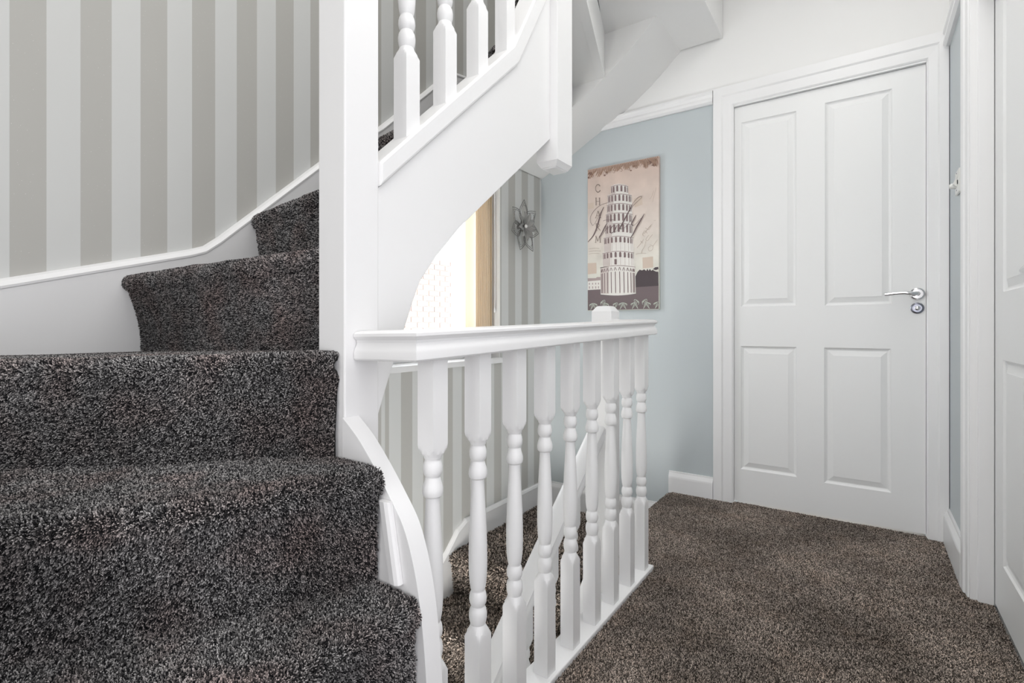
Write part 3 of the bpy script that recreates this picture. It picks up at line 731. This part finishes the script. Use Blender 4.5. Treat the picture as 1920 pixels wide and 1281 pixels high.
def AC(px, py):                                    # art-board coordinates -> canvas face
    lx = 98-13*(py-145)/988; rx = 597-25*(py-57)/1076
    u = (px-lx)/(rx-lx); ty = 145-88*u; by = 1133.0
    v = (py-ty)/(by-ty)
    return CX0+(CX1-CX0)*min(max(u, .004), .996), CZ1-(CZ1-CZ0)*min(max(v, .003), .997)
layer = [0]
class Art:
    def __init__(s, depth): s.g = G(); s.y = CY-.0004*depth; s.k = 0
    def poly(s, pts):
        s.k += 1; y = s.y-.00001*s.k
        s.g.add([(AC(*p)[0], y, AC(*p)[1]) for p in pts], [tuple(range(len(pts)))]); return s
    def stroke(s, pts, w, taper=True):
        n = len(pts); L_, R_ = [], []
        ww = w if isinstance(w, (list, tuple)) else [w*(1 if not taper else (.35+.65*math.sin(PI*(i+.6)/(n+.2)))) for i in range(n)]
        for i, p in enumerate(pts):
            a_, b_ = pts[max(0, i-1)], pts[min(n-1, i+1)]; dx, dy = b_[0]-a_[0], b_[1]-a_[1]; d = math.hypot(dx, dy) or 1
            nx, ny = -dy/d*ww[i]/2, dx/d*ww[i]/2; L_.append((p[0]+nx, p[1]+ny)); R_.append((p[0]-nx, p[1]-ny))
        for i in range(n-1): s.poly([L_[i], L_[i+1], R_[i+1], R_[i]])
        return s
    def make(s, name, m):
        o = s.g.make(name, m, cv); o['kind'] = 'stuff'
        return o
def curve(p, n=14):
    """Catmull-Rom through p"""
    q = [p[0]]+list(p)+[p[-1]]; out = []
    for i in range(1, len(q)-2):
        for k in range(n):
            t = k/n; a_, b_, c_, d_ = q[i-1], q[i], q[i+1], q[i+2]
            out.append(tuple(.5*((2*b_[j])+(-a_[j]+c_[j])*t+(2*a_[j]-5*b_[j]+4*c_[j]-d_[j])*t*t+(-a_[j]+3*b_[j]-3*c_[j]+d_[j])*t**3) for j in (0, 1)))
    return out+[p[-1]]
# ground, trees, building
A_ = Art(1); A_.poly([(85, 984), (300, 978), (575, 955), (573, 1131), (85, 1131)]); A_.make('printed_ground', 'ink_ground')
A_ = Art(2)
tops = [(423, 905), (440, 868), (455, 852), (470, 858), (485, 850), (497, 862), (505, 846), (513, 862), (521, 848), (530, 862), (540, 855), (548, 862), (560, 868), (575, 870), (575, 968), (425, 975)]
A_.poly(tops); A_.poly([(540, 852), (555, 838), (574, 836), (578, 850), (560, 858)]); A_.make('printed_trees', 'ink_trees')
A_ = Art(2); A_.poly([(86, 925), (188, 918), (188, 984), (86, 988)]); A_.make('printed_house', 'ink_light_stone')
A_ = Art(3); A_.poly([(86, 905), (150, 905), (158, 898), (188, 898), (188, 920), (86, 927)])
for x_ in (98, 122, 145, 165): A_.poly([(x_, 938), (x_+7, 938), (x_+7, 950), (x_, 950)]); A_.poly([(x_, 962), (x_+7, 962), (x_+7, 978), (x_, 978)])
A_.make('printed_roof', 'ink_shade')
# stamps and faint blotches
A_ = Art(1); A_.poly([(90, 800), (155, 797), (155, 872), (90, 878)]); A_.poly([(475, 768), (543, 762), (543, 838), (475, 845)]); A_.poly([(425, 352), (480, 335), (484, 395), (430, 415)]); A_.poly([(96, 380), (140, 376), (142, 415), (98, 420)]); A_.make('printed_stamp', mat('ink_stamp', (.58, .48, .40), .6))
# the tower, seven arcaded rings and a bell stage
tiers = [(185, 425, 828, 1020, 12), (203, 419, 728, 830, 10), (213, 416, 622, 728, 10), (224, 414, 532, 622, 9), (231, 413, 458, 540, 9), (239, 412, 392, 462, 9), (245, 411, 326, 396, 9), (270, 388, 262, 328, 6)]
tw = Art(4); ar = Art(6); cn_ = Art(5); sh = Art(5)
for i, (l_, r_, t_, b_, na) in enumerate(tiers):
    bulge = 14
    top = [(l_+(r_-l_)*k/8, t_-bulge*math.sin(PI*k/8)) for k in range(9)]; bot = [(r_+2-(r_-l_+4)*k/8, b_-(4 if i else -10*math.sin(PI*k/8))) for k in range(9)]
    tw.poly(top+bot)
    sh.poly([(l_, t_+4), (l_+(r_-l_)*.13, t_-2), (l_+(r_-l_)*.13, b_-4), (l_, b_-4)]); sh.poly([(l_+(r_-l_)*.13, t_), (l_+(r_-l_)*.26, t_-5), (l_+(r_-l_)*.24, b_-4), (l_+(r_-l_)*.13, b_-4)])
    cn_.stroke([(l_-2+(r_-l_+4)*k/8, t_+6-bulge*math.sin(PI*k/8)) for k in range(9)], 5, False)
    H = b_-t_
    for k in range(na):
        th = PI*(k+.5)/na; xc = (l_+r_)/2-(r_-l_)/2*math.cos(th)*.96; w = max(3.0, (r_-l_)/na*.62*math.sin(th)+1.5)
        yo = -bulge*math.sin(PI*(xc-l_)/(r_-l_))+10
        if i == 0:
            ar.stroke([(xc, t_+yo+38), (xc, b_-8)], 5, False)
            ar.stroke(curve([(xc-w*.6, t_+yo+30), (xc, t_+yo+8), (xc+w*.6, t_+yo+30)], 5), 3.5, False)
            continue
        yl = H*(.62 if i > 2 else .36)
        ar.poly([(xc-w/2, t_+yo+yl), (xc-w/2, t_+yo+8), (xc-w/3, t_+yo+2), (xc, t_+yo-1), (xc+w/3, t_+yo+2), (xc+w/2, t_+yo+8), (xc+w/2, t_+yo+yl)])
        if i <= 2: sh.stroke([(xc, t_+yo+yl), (xc, b_-8)], 3, False)
ar.poly([(286, 775), (302, 775), (302, 812), (286, 812)])
tw.poly([(274, 268), (290, 252), (325, 246), (365, 252), (386, 270)])
tw.make('printed_tower', 'ink_light_stone'); sh.make('printed_shading', 'ink_stone'); cn_.make('printed_cornice', 'ink_shade'); ar.make('printed_arches', 'ink_arch')
# ornament at the top and bottom edges
o1 = Art(2); o2 = Art(3); o3 = Art(3)
random.seed(3)
for s_ in range(46):
    px = 100+s_*10.8; ty = 145-88*(px-98)/499
    ln = 26+34*abs(math.sin(s_*.55))*(1.3 if abs(s_-23) > 12 else .8); lean = (px-348)*.10
    o1.stroke(curve([(px, ty+3), (px+lean*.3+5, ty+ln*.5), (px+lean*.8, ty+ln)], 4), 8)
for cx, cy, r in ((120, 172, 15), (240, 165, 10), (430, 125, 10), (540, 100, 17), (565, 120, 14), (105, 200, 10), (575, 85, 12), (410, 155, 7), (225, 185, 8)):
    o2.poly([(cx+r*(1+.25*math.sin(5*t))*math.cos(t), cy+r*.7*(1+.25*math.sin(5*t))*math.sin(t)) for t in [2*PI*k/16 for k in range(16)]])
for k in range(9):
    cx = 130+52*k; cy = 195-88*(cx-98)/499
    o3.stroke(curve([(cx-22, cy+8), (cx-8, cy-14), (cx+12, cy-6), (cx+8, cy+8), (cx-2, cy+4)], 5), 2.8)
o1.make('printed_scrolls', 'ink_tan'); o2.make('printed_blossoms', 'ink_brown'); o3.make('printed_scrolls', 'ink_brown')
o4 = Art(3)
for cx, sg in [(108, 1), (150, -1), (190, 1), (360, -1), (400, 1), (440, -1), (475, 1), (515, -1), (550, 1), (235, -1), (280, 1), (320, 1)]:
    hh = 55 if cx in (190, 440, 475) else 32
    for q in range(3):
        o4.stroke(curve([(cx, 1128), (cx+sg*(8+6*q), 1110-hh*.3), (cx+sg*(4+9*q), 1110-hh*(.6+.15*q)), (cx-sg*6, 1112-hh*(.45+.1*q)), (cx-sg*2, 1112-hh*.25)], 5), 3.2)
o4.make('printed_scrolls', 'ink_fern')
# lettering: C H A R M down the left side
ch = Art(7)
ch.stroke(curve([(191, 262), (182, 251), (168, 253), (158, 270), (160, 290), (172, 303), (184, 300), (193, 290)], 5), [4+3*abs(math.cos(k*.09)) for k in range(36)], False)
for x_ in (160, 186): ch.stroke([(x_, 343), (x_, 393)], 6, False); ch.stroke([(x_-6, 343), (x_+6, 343)], 2.5, False); ch.stroke([(x_-6, 393), (x_+6, 393)], 2.5, False)
ch.stroke([(160, 367), (186, 367)], 3, False)
ch.make('printed_letters', 'ink_grey_text')
c2 = Art(7)
c2.stroke([(155, 484), (173, 434)], 3, False); c2.stroke([(173, 434), (191, 484)], 5.5, False); c2.stroke([(161, 468), (185, 468)], 2.5, False); c2.stroke([(150, 484), (161, 484)], 2.5, False); c2.stroke([(184, 484), (197, 484)], 2.5, False)
c2.stroke([(160, 524), (160, 572)], 5.5, False); c2.stroke(curve([(155, 525), (175, 525), (184, 536), (174, 547), (160, 548)], 5), 3.5, False); c2.stroke([(168, 548), (188, 572)], 5, False); c2.stroke([(154, 572), (167, 572)], 2.5, False)
c2.stroke([(152, 656), (155, 608)], 3, False); c2.stroke([(155, 608), (169, 648)], 5, False); c2.stroke([(169, 648), (184, 608)], 3, False); c2.stroke([(184, 608), (187, 656)], 5.5, False); c2.stroke([(146, 656), (158, 656)], 2.5, False); c2.stroke([(180, 656), (194, 656)], 2.5, False)
c2.make('printed_letters', 'ink_grey_text')
# the script word: Italy
it = Art(8)
it.stroke(curve([(246, 378), (200, 392), (152, 425), (120, 470), (118, 512), (134, 538)], 8), 2.2, False)
def slant(p, w): it.stroke(curve(p, 8), w)
slant([(216, 408), (196, 450), (178, 505), (160, 560), (135, 610), (95, 652)], 9)
it.stroke(curve([(134, 538), (150, 520), (180, 470), (216, 408)], 6), 1.6, False)
slant([(240, 520), (222, 548), (200, 590), (178, 622)], 7.5)
it.stroke(curve([(210, 505), (245, 498), (285, 498)], 5), 2, False)
it.stroke(curve([(178, 622), (200, 605), (235, 560), (270, 540)], 5), 2, False)
slant([(302, 535), (275, 545), (258, 575), (268, 592), (290, 575), (306, 545)], 5)
slant([(308, 538), (296, 565), (286, 590)], 6); it.stroke(curve([(286, 590), (310, 575), (345, 535)], 5), 2, False)
it.stroke(curve([(400, 430), (440, 385), (478, 350), (480, 340), (462, 342), (430, 375), (405, 420)], 6), 2, False)
slant([(415, 398), (385, 455), (350, 520), (330, 558), (338, 566)], 8); it.stroke(curve([(338, 566), (370, 548), (410, 500)], 5), 2, False)
slant([(440, 470), (425, 500), (410, 530), (420, 545)], 8); it.stroke(curve([(420, 545), (445, 525), (475, 490)], 5), 2, False)
slant([(496, 462), (475, 500), (445, 550), (420, 600), (398, 632)], 9)
it.make('printed_script', 'ink_script')
# faint handwriting running up the right side
hw = Art(4)
for p in ([(555, 512), (568, 508)], [(540, 535), (520, 560), (498, 590), (488, 600)], [(498, 560), (520, 572), (536, 545)], [(510, 600), (495, 580), (480, 605), (492, 620)], [(485, 640), (470, 665), (448, 690), (440, 700)], [(465, 650), (480, 668)],
          [(545, 608), (530, 625), (512, 650), (500, 640), (520, 612)], [(500, 655), (490, 690), (475, 715), (470, 735)], [(525, 680), (545, 690), (540, 715), (520, 722), (515, 700), (530, 690)], [(545, 690), (565, 660), (575, 645)], [(560, 300), (545, 340), (530, 360)], [(575, 280), (562, 330), (550, 380)],
          [(100, 700), (140, 696), (180, 698)], [(100, 718), (150, 714), (190, 716)], [(100, 736), (140, 732), (180, 735)], [(430, 742), (470, 738), (500, 740)]):
    hw.stroke(curve(p, 5), 2.2, False)
hw.make('printed_handwriting', 'ink_faint')

# ================================================================= WALL FLOWER
wfl = tag(empty('wall_flower', (XL+.02, 2.448, 1.457)), 'grey metal flower with wire petals and a pearl centre on the striped wall', 'wall ornament')
FC = Vector((XL+.03, 2.448, 1.457))
def fpt(ang, r, side, lift):      # ang in wall plane, r along the petal, side across, lift off the wall
    c_, s_ = math.cos(ang), math.sin(ang)
    return (FC.x+lift, FC.y+r*c_-side*s_, FC.z+r*s_+side*c_)
for k in range(7):
    an = math.radians(95+360/7*k)
    n = 18; Lp = .152+.006*math.sin(k*2.1)
    def petal(w, inner, r0, r1):
        pts = []
        for i in range(n+1):
            t = i/n; r_ = r0+(r1-r0)*t; sd = w*math.sin(PI*min(1, t**.85))*(1-.15*t); pts.append((r_, sd))
        return pts
    o_ = petal(.046, 0, .022, Lp)
    loop = [fpt(an, r_, s_, .004+.02*(r_/Lp)) for r_, s_ in o_]+[fpt(an, r_, -s_, .004+.02*(r_/Lp)) for r_, s_ in reversed(o_[:-1])]
    g = G().tube(loop, .0021, 6)
    i_ = petal(.036, 0, .030, Lp*.90)
    g.tube([fpt(an, r_, s_, .005+.02*(r_/Lp)) for r_, s_ in i_]+[fpt(an, r_, -s_, .005+.02*(r_/Lp)) for r_, s_ in reversed(i_[:-1])], .0015, 5)
    pe = g.make('wire_petal', 'silver', wfl, smooth=True)
    # little scrolls in the tip, soldered to the outline
    g2 = G()
    for sx in (-1, 1):
        sp_ = []
        for q in range(12):
            t = q/11; a_ = an+sx*(2.2-3.8*t); rr = .009*(1-.45*t)
            c0 = (Lp*.76, sx*.0085); sp_.append(fpt(an, c0[0]+rr*math.cos(a_-an), c0[1]+rr*math.sin(a_-an), .022))
        g2.tube(sp_, .0011, 5)
    g2.make('scroll', 'silver', pe, smooth=True)
for k in range(9):
    an = math.radians(90+40*k+20); rows = []
    for i in range(9):
        t = i/8; r_ = .006+.078*t; w = .019*math.sin(PI*(.12+.80*t)); lf = .016+.020*math.sin(t*1.9)
        rows.append([fpt(an, r_, w, lf+.005), fpt(an, r_, w*.5, lf), fpt(an, r_, 0, lf-.003), fpt(an, r_, -w*.5, lf), fpt(an, r_, -w, lf+.005)])
    g = G(); g.loft(rows, cap=False, closed=False)
    p_ = g.make('leaf_petal', 'pewter', wfl, smooth=True, angle=60); so = p_.modifiers.new('sheet', 'SOLIDIFY'); so.thickness = .001
G().lathe((FC.x+.016, FC.y, FC.z), 'x', [(0, .005), (.004, .009), (.010, .0115), (.016, .0095), (.020, .004)], 16).make('pearl', 'pearl', wfl, smooth=True)
G().lathe((XL+.001, FC.y, FC.z), 'x', [(0, .012), (.02, .010), (.046, .008)], 12).make('boss', 'silver', wfl)
